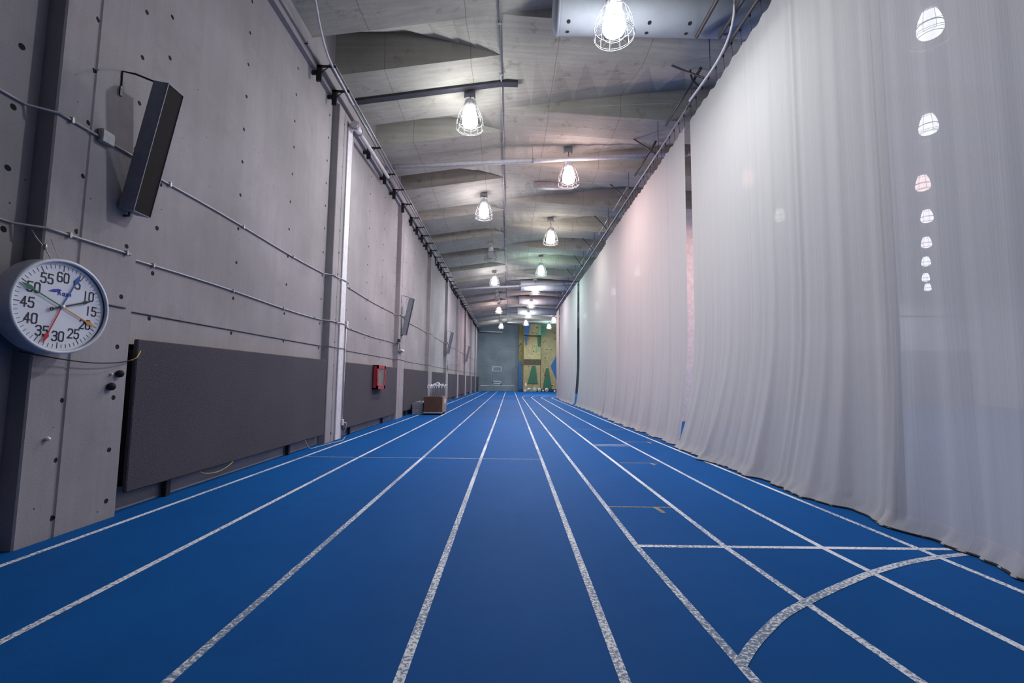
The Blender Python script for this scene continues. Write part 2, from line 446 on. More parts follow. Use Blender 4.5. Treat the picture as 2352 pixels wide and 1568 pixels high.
# ------------------------------------------------------------------ wall pads between the columns
padlab = ['beside the pace clock, nearest the viewer', 'carrying the red fire extinguisher cabinet', 'beside the low stack of boards', 'right behind the brown cart',
          'fifth along the wall', 'sixth along the wall', 'seventh along the wall', 'eighth along the wall', 'last before the end wall']
for k in range(-1, 9):
    y0 = colnear[k + 1] + 1.06 if k >= 0 else -1.0; y1 = (colnear[k + 2] if k < 8 else END) - .06
    if k == 8: y1 = END - .1
    if k < 0: y0, y1 = colnear[0] + 1.06, colnear[1] - .35
    t = thing('wall_pad', 'charcoal fabric wall pad ' + (padlab[k] if k >= 0 else 'cut off by the left picture edge below the clock'), 'wall pad', (XW, y0, 0), 'fabric wall pads between the columns')
    zb, zt = .20, 1.785
    b = MB(); b.box((.105, 0, zb), (.155, y1 - y0, zt), .01); b.build('fabric_face', M['pad'], t)
    b = MB(); b.box((.0, .06, zb + .05), (.106, .12, zt - .05)); b.box((.0, y1 - y0 - .12, zb + .05), (.106, y1 - y0 - .06, zt - .05))
    b.box((.0, .06, zt - .11), (.106, y1 - y0 - .06, zt - .05)); b.box((0, .06, zb + .05), (.106, y1 - y0 - .06, zb + .11))
    b.build('backing_frame', M['black'], t)
    for f in (.13, .72):
        b = MB(); b.box((.03, (y1 - y0) * f, 0), (.09, (y1 - y0) * f + .07, zb + .06)); b.build('prop', M['black'], t)

# ------------------------------------------------------------------ pace clock
CL = thing('pace_clock', 'large round white pace clock with five coloured hands on the nearest column', 'clock', (-3.70, 3.755, 1.962))
CL.rotation_euler = (0, 0, -.07)
R0 = .392
b = MB(); b.lathe([(0, -.185), (R0 - .03, -.185), (R0 - .004, -.16), (R0, -.02), (R0, 0), (R0 - .022, .006), (R0 - .026, -.012)], n=72, axis='X'); b.build('housing', plain('clock_rim_grey', (.62, .64, .72), .45), CL)
b = MB(); b.lathe([(R0 - .022, -.03), (0, -.03)], n=72, axis='X', smooth=False); b.build('dial', plain('clock_dial_white', (.80, .82, .90), .4, 0, .03), CL)
def pol(a, r): a = math.radians(a); return (r * math.sin(a), r * math.cos(a))     # clockwise from the top as seen from the track: y right, z up
ink = plain('clock_ink', (.02, .02, .045), .5)
for i in range(60):
    tk = MB()
    L = .05 if i % 5 == 0 else .032; w_ = .0028 if i % 5 == 0 else .0016
    c0, s0 = pol(i * 6, 1)[1], pol(i * 6, 1)[0]
    def pp(r, q): return (s0 * r + c0 * q, c0 * r - s0 * q)
    tk.prism([pp(.345, -w_), pp(.345, w_), pp(.345 - L, w_), pp(.345 - L, -w_)], -.0299, -.0285, 'X')
    tk.build('minute_mark', ink, CL)
GL = {'0': [[(.2, 0), (0, .2), (0, 1.3), (.2, 1.5), (.7, 1.5), (.9, 1.3), (.9, .2), (.7, 0), (.2, 0)]], '1': [[(.45, 0), (.45, 1.5)]],
      '2': [[(0, 1.25), (.2, 1.5), (.7, 1.5), (.9, 1.3), (.9, .95), (0, 0), (.9, 0)]],
      '3': [[(0, 1.3), (.2, 1.5), (.7, 1.5), (.9, 1.3), (.9, 1), (.7, .8), (.35, .8), (.7, .8), (.9, .6), (.9, .2), (.7, 0), (.2, 0), (0, .2)]],
      '4': [[(.65, 0), (.65, 1.5), (0, .45), (.95, .45)]], '5': [[(.9, 1.5), (.1, 1.5), (.05, .85), (.65, .9), (.9, .7), (.9, .2), (.7, 0), (.2, 0), (0, .2)]],
      '6': [[(.85, 1.35), (.65, 1.5), (.2, 1.5), (0, 1.3), (0, .2), (.2, 0), (.7, 0), (.9, .2), (.9, .65), (.7, .85), (0, .8)]],
      'A': [[(0, 0), (.45, 1.5), (.9, 0)], [(.2, .5), (.7, .5)]], 'Q': [[(.2, 0), (0, .3), (0, 1.2), (.2, 1.5), (.7, 1.5), (.9, 1.2), (.9, .3), (.7, 0), (.2, 0)], [(.6, .35), (1, -.1)]],
      'U': [[(0, 1.5), (0, .2), (.2, 0), (.7, 0), (.9, .2), (.9, 1.5)]], 'M': [[(0, 0), (0, 1.5), (.5, .5), (1, 1.5), (1, 0)]]}
def glyphs(txt, cy_, cz_, h, sw, b, x0=-.0299, x1=-.0285, adv=1.3, ctr=True):
    sc = h / 1.5; sx = sc * .80; wtot = (len(txt) - 1) * adv * sx + .9 * sx; oy = cy_ - (wtot / 2 if ctr else 0)
    for i, ch in enumerate(txt):
        for st in GL[ch]:
            for (p, q) in zip(st, st[1:]):
                a = Vector((oy + (i * adv + p[0]) * sx, cz_ - h / 2 + p[1] * sc)); c = Vector((oy + (i * adv + q[0]) * sx, cz_ - h / 2 + q[1] * sc))
                d = (c - a).normalized() * sw * .5; nn = Vector((-d.y, d.x)); a -= d * .8; c += d * .8
                b.prism([a - nn, a + nn, c + nn, c - nn], x0, x1, 'X')
for i in range(1, 13):
    p = pol(i * 30, .245 if i not in (2, 3) else .255)
    b = MB(); glyphs(str(i * 5), p[0], p[1], .075, .011, b); b.build('numeral', ink, CL)
lb = plain('logo_blue', (.012, .045, .42), .5)
b = MB(); b.prism([(-.105, .113), (-.07, .135), (-.03, .145), (.0, .138), (-.018, .128), (-.02, .105), (-.035, .118), (-.06, .110)], -.0299, -.0285, 'X')
glyphs('A', -.02, .116, .042, .007, b); b.build('logo_mark', lb, CL)
b = MB(); glyphs('QUAM', .005, .107, .026, .0045, b, ctr=False); b.build('logo_lettering', lb, CL)
def hand(name, ang, L, col, x, wd=.0048, tail=0, head=.095, hw=.019):
    c0, s0 = math.cos(math.radians(ang)), math.sin(math.radians(ang)); b = MB()
    P_ = lambda r, q: (s0 * r + c0 * q, c0 * r - s0 * q)
    b.prism([P_(-tail, -wd), P_(-tail, wd), P_(L - head, wd), P_(L - head * .75, hw), P_(L, 0), P_(L - head * .75, -hw), P_(L - head, -wd)], x, x + .002, 'X')
    if tail:
        cc = P_(-tail, 0); pts = [(x + .001, cc[0] + .012 * math.cos(a * PI / 8), cc[1] + .012 * math.sin(a * PI / 8)) for a in range(16)]
        b.tube(pts, .004, 6, closed=True)
    tag(b.build(name, plain(name + '_paint', col, .4), CL), name.replace('_', ' '))
hand('blue_hand', 24.5, .325, (.012, .10, .40), -.022); hand('orange_hand', 114.5, .325, (.62, .28, .04), -.020)
hand('red_hand', 201, .335, (.60, .012, .03), -.018); hand('green_hand', 295, .345, (.01, .17, .075), -.016)
hand('black_hand', 70, .255, (.006, .022, .035), -.013, .006, .085, .09, .016)
b = MB(); b.lathe([(0, .004), (.014, .004), (.016, -.022)], n=16, axis='X', c=(-.004, 0, 0)); b.build('hub', M['white'], CL)
b = MB(); b.tube([(-.12, -.02, .38), (-.15, -.05, .47), (-.20, -.09, .56), (-.215, -.12, .62)], .004, 6); b.tube([(-.12, .05, .38), (-.20, .02, .58)], .002, 5)
b.lathe([(0, .05), (.012, .04), (.014, 0), (0, -.01)], c=(-.15, -.06, .47), n=10); b.build('hanging_cable', M['steel'], CL)
o = MB().tube(smooth_path([(-3.88, 3.62, 1.58), (-3.86, 3.85, 1.545), (-3.865, 4.2, 1.515), (-3.87, 4.5, 1.525), (-3.9, 4.72, 1.56)]), .006, 6).build('power_cable', M['rubber'])
tag(o, 'black cable sagging from the pace clock to the grey wall pad', 'cable')
b = MB().tube([(0, 0, 0), (.01, .05, .03), (0, .10, .10)], .006, 6).build('splice', M['yellow'], o, (-3.9, 4.72, 1.56))
MB().lathe([(0, -.012), (.011, 0), (0, .012)], n=8).build('wire_nut', M['orange'], o, (-3.895, 4.71, 1.562))

# rubber lumps, white knob on the nearest column
for (y, z, s_, lbl) in ((4.585, 1.418, 1.0, 'upper of two dark rubber lumps stuck beside the pace clock column edge'), (4.50, 1.292, 1.05, 'lower of two dark rubber lumps hanging under a white button')):
    b = MB(); b.lathe([(0, .062), (.018, .055), (.034, .03), (.037, .0), (.03, -.02)], n=14, axis='X')
    o = b.build('rubber_lump', M['rubber'], None, (XC + .018, y, z)); o.scale = (.7, 1.0 * s_, 1.02 * s_); tag(o, lbl, 'lump', 'rubber lumps on the nearest column')
for (y, z, lbl) in ((3.93, .858, 'white ball knob low on the nearest column'), (4.503, 1.413, 'tiny white button between the rubber lumps')):
    r_ = .02 if z < 1 else .013
    b = MB(); b.lathe([(.0, r_ * 2), (r_ * .7, r_ * 1.7), (r_, r_), (r_ * .6, .2 * r_), (r_ * .6, -.01)], n=14, axis='X')
    tag(b.build('knob', M['white'], None, (XC, y, z)), lbl, 'knob')

# ------------------------------------------------------------------ tall column loudspeakers
def speaker(y, label, first=None):
    t = thing('column_speaker', label, 'loudspeaker', (XC, y, 3.06), 'tall loudspeakers along the left wall')
    H_, Wd, Dp = 1.36, .22, .155
    tilt = Matrix.Rotation(math.radians(10.5), 4, 'Y') @ Matrix.Translation((.02, 0, 0))
    def bx(a, c, name, m, bev=.004):
        q = MB(); q.box(a, c, bev); q.v = [tuple(tilt @ Vector(p)) for p in q.v]; return q.build(name, m, t)
    q = MB(); q.box((0, -.0, 0), (Dp - .01, Wd, H_), .004); q.v = [tuple(tilt @ Vector(p)) for p in q.v]; q.build('cabinet', M['speaker'], t)
    q = MB()
    for a, c in (((Dp - .01, 0, 0), (Dp + .006, .008, H_)), ((Dp - .01, Wd - .008, 0), (Dp + .006, Wd, H_)), ((Dp - .01, 0, 0), (Dp + .006, Wd, .008)), ((Dp - .01, 0, H_ - .008), (Dp + .006, Wd, H_))): q.box(a, c)
    q.v = [tuple(tilt @ Vector(p)) for p in q.v]; q.build('front_frame', M['speaker'], t)
    bx((Dp - .012, .008, .008), (Dp + .001, Wd - .008, H_ - .008), 'grille', M['grille'], 0)
    q = MB(); q.tube([(.0, -.06, 1.22), (.0, -.06, 1.38), (.10, -.02, 1.38), (.22, .06, 1.36), (.27, .11, 1.32)], .010, 6)
    q.box((-.0, -.075, 1.12), (.012, -.045, 1.22)); q.build('mounting_bracket', M['dark_steel'], t)
    MB().tube([(0, .1, -.05), (.05, .1, -.05), (.06, .1, .02)], .012, 6).build('lower_bracket', M['dark_steel'], t)
    return t
sp = speaker(4.40, 'large grey tall loudspeaker with dark grille above the pace clock')
for i, y in enumerate((16.25, 28.0, 39.9)):
    dup(sp, (XC, y, 3.0), ['grey tall loudspeaker on the third column, above the brown cart', 'narrow tall loudspeaker two columns past the one above the cart', 'farthest tall loudspeaker high on the left wall'][i])

# ------------------------------------------------------------------ wall conduits
def wall_run(z, y0, y1, xo=.02, dz=lambda y: 0):
    pts = []; y = y0
    onc = lambda y: any(c - .02 <= y <= c + .97 for c in colnear)
    while y <= y1:
        pts.append(((XC + max(xo, .05) if 10.28 < y < 10.72 else XC + xo) if onc(y) else XW + xo, y, z + dz(y))); y += .12
    return pts
sag = lambda y: .015 * math.sin(y * 1.3)
t = thing('electrical_conduit', 'grey conduit running along the wall behind the nearest loudspeaker', 'conduit', (0, 0, 0))
MB().tube(wall_run(3.66, 2.2, 56, .016, sag), .011, 7).build('pipe', M['conduit'], t)
for y in (4.2, 16.75, 28.4): MB().box((XC, y - .07, 3.60), (XC + .06, y + .07, 3.73), .01).build('junction_box', M['steel'], t)
for y in [c + d for c in colnear[1:] for d in (.12, 1.5, 3.0, 4.6)]:
    x = XC if any(c - .02 <= y <= c + .97 for c in colnear) else XW
    MB().box((x, y - .010, 3.635 + sag(y)), (x + .036, y + .010, 3.685 + sag(y))).build('strap', M['steel'], t)
t = thing('electrical_conduit', 'grey conduit at mid wall height passing above the pace clock', 'conduit', (0, 0, 0))
MB().tube(wall_run(2.645, 2.2, 16.1, .015, sag), .0105, 7).build('pipe', M['conduit'], t)
for y in (3.2, 3.95, 4.55, 5.1, 6.6, 8.1, 9.4, 10.2, 11.6, 13.1, 14.6):
    x = XC if any(c - .02 <= y <= c + .97 for c in colnear) else XW
    MB().box((x, y - .010, 2.623 + sag(y)), (x + .034, y + .010, 2.668 + sag(y))).build('strap', M['steel'], t)
t2 = tag(MB().tube(wall_run(2.085, 2.2, 57, .008, lambda y: 0), .008, 6).build('thin_cable', M['dark_steel']), 'thin dark cable just above the wall pads', 'cable')
t = thing('pipe_fitting', 'small pipe fitting with valve on the third column', 'pipe fitting', (XC, 15.95, 2.7))
MB().tube([(.05, -.05, .05), (.05, .0, -.1), (.05, .05, -.28)], .022, 8).build('riser', M['steel'], t)
MB().box((0, -.12, .0), (.08, .06, .09), .01).build('flange', M['black'], t)
MB().tube([(.06, -.02, -.30), (.06, .42, -.30)], .05, 10).build('valve_body', M['steel'], t)
MB().lathe([(0, .46), (.06, .45), (.06, .36), (.03, .34)], n=12, axis='Y', c=(.06, 0, -.30)).build('cap', M['white'], t)
# low conduits and box beyond
t = thing('junction_box', 'small grey box with short conduit on the wall past the second loudspeaker', 'box', (XC, 28.6, 2.0))
MB().box((0, -.1, 0), (.08, .25, .3), .01).build('box', M['steel'], t); MB().tube([(.03, 0, .3), (.03, 0, .62), (.03, 6, .55)], .013, 6).build('pipe', M['conduit'], t)

# ------------------------------------------------------------------ white drain pipe on second column + side conduit
t = thing('drain_pipe', 'white square drain pipe down the second column to the floor', 'pipe', (XC, 10.36, 0))
MB().box((0, 0, .01), (.035, .28, 7.35), .006).build('downpipe', M['white_pipe'], t)
b = MB(); b.tube([(.16, .0, 7.42), (.16, .42, 7.42)], .085, 14)
b.tube([(.03, .10, 7.30), (.05, .10, 7.40), (.16, .16, 7.42)], .075, 12); b.build('elbow', M['white_pipe'], t)
b = MB()
for y in (.06, .36): MB().lathe([(.088, -.03), (.105, -.03), (.105, .03), (.088, .03)], n=14, axis='Y', c=(.16, y, 7.42), smooth=False).build('coupling', M['steel'], t)
b = MB(); b.tube([(.16, .42, 7.42), (.16, 3.0, 7.50)], .05, 12); b.build('upper_pipe', M['white_pipe'], t)
t = thing('outlet_conduit', 'thin white conduit dropping to an outlet box beside the drain pipe', 'conduit', (XC, 10.80, 0))
MB().tube([(.02, 0, .42), (.02, 0, 2.64)], .012, 7).build('pipe', M['white_pipe'], t)
MB().box((0, -.04, .30), (.045, .04, .44), .008).build('outlet_box', M['white_pipe'], t); MB().box((0, -.03, 2.60), (.05, .05, 2.76), .008).build('tee_box', M['white_pipe'], t)
MB().tube(smooth_path([(.045, .02, .36), (.08, .09, .35), (.07, .13, .25), (.03, .14, .14)]), .008, 6).build('lead', M['white_pipe'], t)
o = MB().tube(smooth_path([(-3.93, 8.95, .2), (-3.90, 8.98, .09), (-3.88, 9.1, .02), (-3.86, 9.4, .012), (-3.80, 9.9, .012), (-3.74, 10.25, .012), (-3.75, 10.5, .012), (-3.84, 10.8, .012), (-3.89, 11.0, .012)]), .008, 6).build('floor_cable', M['conduit'])
tag(o, 'pale cable lying on the floor around the foot of the second column', 'cable')
o = MB().tube(smooth_path([(-3.96, 5.9, .24), (-3.94, 6.05, .15), (-3.93, 6.3, .12), (-3.93, 6.55, .16), (-3.94, 6.75, .25)]), .005, 6).build('loose_wire', M['yellow'])
tag(o, 'thin yellow wire drooping under the nearest wall pad', 'wire')

# ------------------------------------------------------------------ fire extinguisher cabinet on the second pad
t = thing('fire_extinguisher_cabinet', 'red fire extinguisher cabinet with glass door on the second wall pad', 'fire cabinet', (XW + .155, 13.10, 1.10))
cw, chh, dd = .86, .69, .12
b = MB(); b.box((0, 0, 0), (.012, cw, chh)); b.box((0, 0, 0), (dd, .03, chh)); b.box((0, cw - .03, 0), (dd, cw, chh)); b.box((0, 0, 0), (dd, cw, .03)); b.box((0, 0, chh - .03), (dd, cw, chh)); b.build('box', M['red'], t)
b = MB()
for a, c in (((dd - .005, .0, .0), (dd + .02, .12, chh)), ((dd - .005, cw - .12, 0), (dd + .02, cw, chh)), ((dd - .005, .0, 0), (dd + .02, cw, .10)), ((dd - .005, 0, chh - .10), (dd + .02, cw, chh))): b.box(a, c)
dr = b.build('door_frame', M['red'], t)
MB().box((dd, .12, .10), (dd + .006, cw - .12, chh - .10)).build('glass', M['pane'], dr)
MB().box((dd + .02, .05, .22), (dd + .04, .08, .30)).build('handle', M['silver'], dr)
MB().box((.0, -.02, .05), (.03, .0, chh + .0)).build('side_bracket', M['black'], t)
t = thing('fire_extinguisher', 'pale fire extinguisher inside the red wall cabinet', 'fire extinguisher', (XW + .155 + .065, 13.55, 1.13))
MB().lathe([(0, 0), (.05, 0), (.053, .02), (.053, .34), (.04, .38), (.015, .40), (.015, .43)], n=18).build('cylinder', M['white'], t)
MB().box((-.02, -.10, .42), (.02, .04, .455), .006).build('lever', M['white'], t)
MB().tube(smooth_path([(0, .02, .43), (0, .12, .42), (0, .14, .30), (0, .10, .18)]), .012, 7).build('hose', M['white'], t)

# ------------------------------------------------------------------ brown cart full of sticks, low stack of boards
CX0, CX1, CY0, CY1 = -3.36, -2.63, 18.1, 19.25
t = thing('equipment_cart', 'brown box cart on casters standing on the first track lane', 'cart', (0, 0, 0))
b = MB(); b.box((CX0, CY0, .09), (CX1, CY0 + .03, .72), .004); b.build('front_board', M['brown'], t)
b = MB(); b.box((CX1 - .03, CY0 + .03, .09), (CX1, CY1, .72)); b.build('side_board', M['tan'], t)
b = MB(); b.box((CX0, CY0 + .03, .09), (CX0 + .03, CY1, .72)); b.build('side_board', M['tan'], t)
b = MB(); b.box((CX0 + .03, CY1 - .03, .09), (CX1 - .03, CY1, .72)); b.build('rear_board', M['tan'], t)
b = MB(); b.box((CX0 + .03, CY0 + .03, .09), (CX1 - .03, CY1 - .03, .12)); b.build('base_board', M['tan'], t)
b = MB(); b.box((CX0 - .01, CY0 - .012, .07), (CX1 + .01, CY0, .115)); b.build('bumper_strip', M['conduit'], t)
tag(MB().box((CX1, CY0 + .55, .42), (CX1 + .004, CY0 + .9, .62)).build('paper_label', M['paper'], t), 'white paper label on the side')
for x in (CX0 + .08, CX1 - .08):
    for y in (CY0 + .1, CY1 - .1):
        w = MB().lathe([(0, -.018), (.034, -.018), (.036, 0), (.034, .018), (0, .018)], n=12, axis='X', c=(x, y, .037)).build('caster', M['rubber'], t)
        MB().box((x - .03, y - .03, .04), (x + .03, y + .03, .09)).build('caster_fork', M['dark_steel'], w)
MB().tube([(CX0 - .005, CY0 + .02, .68), (CX0 - .12, CY0 + .02, .48), (CX0 - .42, CY0 + .05, .47)], .014, 6).build('handle', M['black'], t)
st = thing('stick', 'x', 'stick', (0, 0, 0), 'white-tipped sticks standing in the brown cart')
MB().tube([(0, 0, 0), (0, 0, .93)], .011, 6).build('shaft', plain('slate_shaft', (.06, .07, .12), .4), st)
MB().tube(smooth_path([(0, 0, .92), (.004, 0, 1.0), (.03, 0, 1.035), (.075, -.02, 1.03)], 4), [.018] * 4 + [.024] * 4 + [.026] * 4 + [.02], 8).build('white_tip', M['white'], st)
k = 0
for row in range(2):
    for i in range(10):
        x = lerp(CX0 + .09, CX1 - .09, i / 9) + random.uniform(-.015, .015); y = CY0 + .18 + row * .55 + random.uniform(-.05, .05)
        hgt = random.uniform(-.03, .03) + (.09 - .012 * abs(i - 5) * 2 if row and i > 3 else 0)
        l = 'white-tipped dark stick, %s from the left in the %s row of the brown cart' % (ORD[i], ['front', 'rear'][row])
        if k == 0: st.location = (x, y, .12 + hgt); st['label'] = l; q = st
        else: q = dup(st, (x, y, .12 + max(hgt, 0)), l)
        q.rotation_euler = (random.uniform(-.05, .05), random.uniform(-.07, .07), random.uniform(-.8, .8)); k += 1
st.location.z = .13
for i in range(6):
    b = MB(); b.box((-3.87, 18.35, .0 + i * .078), (-3.44, 20.2, .07 + i * .078), .006)
    o = b.build('grey_board', M['dark_wall'] if i % 2 else M['speaker'])
    tag(o, 'flat grey board, %s from the bottom of the low stack left of the brown cart' % ORD[i] if i < 5 else 'topmost flat grey board of the low stack left of the brown cart', 'board', 'grey boards stacked by the cart')

# ------------------------------------------------------------------ curtain rail along the left wall top with brackets
t = thing('curtain_rail', 'pale steel rail on black brackets along the top of the left wall', 'rail', (0, 0, 0))
MB().tube([(-3.72, 8.75, 7.735), (-3.72, END - .3, 7.735)], .030, 10).build('tube', M['steel'], t)
MB().tube([(-3.64, 8.75, 7.76), (-3.64, END - .3, 7.76)], .024, 8).build('tube', M['steel'], t)
MB().tube(smooth_path([(-3.50, 7.40, 8.10), (-3.52, 7.60, 7.98), (-3.55, 7.79, 7.87), (-3.63, 8.29, 7.74), (-3.66, 8.8, 7.69), (-3.67, 10.0, 7.68)], 6), .022, 8).build('curved_conduit', M['white_pipe'], t)
by = [8.75, 9.55, 12.0, 13.6, 14.75, 16.0, 17.4, 18.5, 19.6, 20.7, 21.9, 23.1, 24.2, 25.3, 26.5, 27.7, 28.9, 30.0, 31.2, 32.4, 33.6, 34.8, 36, 37.2, 38.4, 39.6, 40.8, 42, 43.2, 44.4, 45.6, 46.8, 48, 49.2, 50.4, 51.6, 52.8, 54, 55.2, 56.4]
for y in by:
    b = MB(); x0 = XC if any(c - .1 <= y <= c + 1 for c in colnear) else XW
    b.box((XC - .06, y - .02, 7.38), (XC + .045, y + .02, 7.72)); b.box((XC - .06, y - .02, 7.68), (-3.60, y + .02, 7.715))
    b.tube([(XC - .01, y, 7.52), (-3.74, y, 7.69)], .012, 6)
    if x0 == XW: b.box((XW, y - .02, 7.52), (XC - .05, y + .02, 7.6))
    b.build('bracket', M['black'], t)

# ------------------------------------------------------------------ right-hand curtain track with braces
TZ, TX = 7.46, 3.88
t = thing('curtain_track', 'dark steel curtain track with diagonal braces under the ceiling on the right', 'curtain track', (0, 0, 0))
b = MB(); b.box((TX - .022, 9.1, TZ - .03), (TX + .022, 38.2, TZ + .03)); b.build('track', M['steel'], t)
b = MB(); b.tube([(TX - .03, -2, TZ - .02), (TX - .03, 9.6, TZ - .02)], .032, 8); b.build('track', M['dark_steel'], t)
MB().tube(smooth_path([(3.80, 7.15, 8.33), (3.80, 7.28, 7.97), (3.80, 7.34, 7.69), (3.80, 7.55, 7.46), (3.80, 7.98, 7.36), (3.80, 8.69, 7.38), (3.81, 9.3, 7.44)], 6), .026, 8).build('curved_conduit', M['white_pipe'], t)
MB().tube(smooth_path([(3.95, 9.6, 8.4), (3.98, 9.55, 8.1), (4.1, 9.5, 7.9), (4.0, 9.3, 7.65), (3.86, 9.1, 7.52)], 5), .02, 7).build('black_hose', M['rubber'], t)
for n in range(-1, 5):
    for (ya, yb) in ((B1, B2), (B3, B0 + PER)):
        a, c_ = ya + n * PER, yb + n * PER
        if c_ < 5 or a > 37: continue
        m = M['dark_steel'] if a < 14 else M['steel']
        zc = ceil_soffit(4.1) - .03
        if not (ya == B3 and n >= 3): MB().tube([(4.1, a - .12, zc - .035), (4.1, c_ + .12, zc - .035)], .034, 8).build('strut_channel', m, t)
        MB().tube([(3.50, a - .05, ceil_soffit(3.5) + .0), (TX, a - .85, TZ + .02)], .022, 7).build('brace', M['dark_steel'], t)
        MB().tube([(TX, c_ + .08, TZ), (TX, c_ + .08, ceil_soffit(TX) + .02)], .008, 6).build('hanger_rod', M['dark_steel'], t)
for x in (3.41, 3.84):
    MB().tube([(x, 5.4, 7.78), (x, 7.95, 7.82)], .036, 8).build('strut_channel', M['dark_steel'], t)
    MB().tube([(x, 6.2, 7.79), (x, 6.2, ceil_soffit(x) + .02)], .010, 6).build('hanger_rod', M['dark_steel'], t)

# ------------------------------------------------------------------ sheer curtains
BY = [-3, 3.5, 4.0, 4.55, 5.8, 7.2, 8.0, 9.2, 10.0, 10.6, 13.1, 17.2, 24.6, 33, 36.4, 40]
BX = [3.86, 3.88, 3.91, 3.93, 3.77, 3.72, 3.58, 3.59, 3.72, 3.80, 3.72, 3.75, 3.76, 3.78, 4.0, 4.0]
DYU, DYV = [3.0, 4.6, 6.0, 9.5, 10.2, 18, 40], [.04, .08, .34, .50, .34, .30, .20]
def curtain(y0, y1, label, m, seed, dy=.38, seams=(), step=.035, hooks=True, edge0=0, edge1=0, xo=0):
    rnd = random.Random(seed); ph = [rnd.uniform(0, 6.28) for _ in range(8)]
    ny = max(8, int((y1 - y0) / step)); zs = [0.012, .03, .06, .1, .15, .21, .28, .36, .46, .58, .72, .9, 1.15, 1.5, 2, 2.7, 3.5, 4.5, 5.5, 6.3, 6.8, 7.0, 7.1, 7.17]
    b = MB(); vs = []
    for i in range(ny + 1):
        yy = lerp(y0, y1, i / ny)
        for z in zs:
            tl = max(0, 1 - z / 2.6); s_ = tl ** 1.8
            u = yy; dy = interp(u, DYU, DYV)
            hk = abs(math.sin((u - y0) * PI / .31))
            zz = z if z < 6.9 else z - (1 - hk ** .6) * 0 - .045 * (hk ** 1.5) * (z - 6.8) / .37
            amp = (.004 + .009 * min(1, (7.2 - z) / 7)) * (1 + 1.6 * s_)
            d = amp * (math.sin(u * 23 + ph[0] + .5 * math.sin(u * 3.1 + ph[1])) * .6 + math.sin(u * 13.3 + ph[2]) * .7 + math.sin(u * 41 + ph[3]) * .22)
            d += .04 * math.sin(u * 1.1 + ph[4]) * (1 - z / 9) + .010 * math.sin(u * 4.7 + ph[5] + z * .12)
            d += s_ * (.075 * math.sin(u * 5.3 + ph[6]) + .03 * math.sin(u * 9.7 + ph[7] + z * .8)) + .012 * max(0, 1 - z / .35) * math.sin(u * 37 + ph[7] + z * 25)
            for sy in seams: d -= .022 * math.exp(-((u - sy) / .022) ** 2)
            xb = interp(u + dy, BY, BX)
            x = 3.9 + xo + (xb - 3.9) * s_ + d * .8 - .10 * max(0, 1 - z / .18) ** 2
            y = u + dy * s_ + edge0 * s_ * max(0, 1 - (u - y0) / .8) + edge1 * s_ * max(0, 1 - (y1 - u) / .8)
            vs.append((x, y, zz))
    nz = len(zs); fs = []
    for i in range(ny):
        for j in range(nz - 1): fs.append((i * nz + j, i * nz + nz + j, i * nz + nz + j + 1, i * nz + j + 1))
    b.add(vs, fs, True)
    t = thing('sheer_curtain', label, 'curtain', (3.9, y0, 0), 'white divider curtains right of the track')
    o = b.build('fabric', m, t, (-3.9, -y0, 0))
    pts = [(vs[i * nz][0] + .01, vs[i * nz][1], .012) for i in range(0, ny + 1, 2)]
    MB().tube(pts, .011, 6).build('hem_weight', M['rubber'], t, (-3.9, -y0, 0))
    if hooks:
        k = 0; y = y0
        while y <= y1 + .01 and k < 90:
            if y > 5.6:
                hb = MB(); hb.tube([(TX, y, TZ - .03), (TX + .005, y, TZ - .12), (3.9, y, 7.15)], .005, 5); hb.box((TX - .014, y - .012, TZ - .06), (TX + .014, y + .012, TZ - .02))
                hb.build('hook', M['dark_steel'], t, (-3.9, -y0, 0)); k += 1
            y += .31
    return t
curtain(-2.0, 4.60, 'thin see-through curtain panel at the right picture edge, lamps showing through', M['curtain_sheer'], 3, .25, (), .04, False, 0, .05, -.06)
curtain(4.50, 9.56, 'white curtain between the see-through panel and the narrow gap', M['curtain'], 5, .48, (5.95, 7.25), .025, True, -.03, .16)
curtain(9.82, 18.35, 'long white curtain just past the narrow gap', M['curtain'], 8, .32, (14.0,), .035, True, .0, 0)
curtain(18.25, 26.1, 'white curtain in the middle distance, ending near the green lamp glow', M['curtain'], 11, .25, (), .05, True, 0, 0, .09)
curtain(26.02, 35.4, 'farthest long white curtain of the row', M['curtain'], 14, .25, (31,), .06)
curtain(35.9, 38.0, 'short white curtain end piece beside the climbing wall', M['curtain'], 17, .1, (), .06)
b = MB(); b.box((5.3, 16.5, 0), (9.2, 16.6, 7.85)); tag(b.build('wall_partition', M['white_wall']), 'white partition wall glimpsed through the curtain gap', 'wall', None, 'structure')

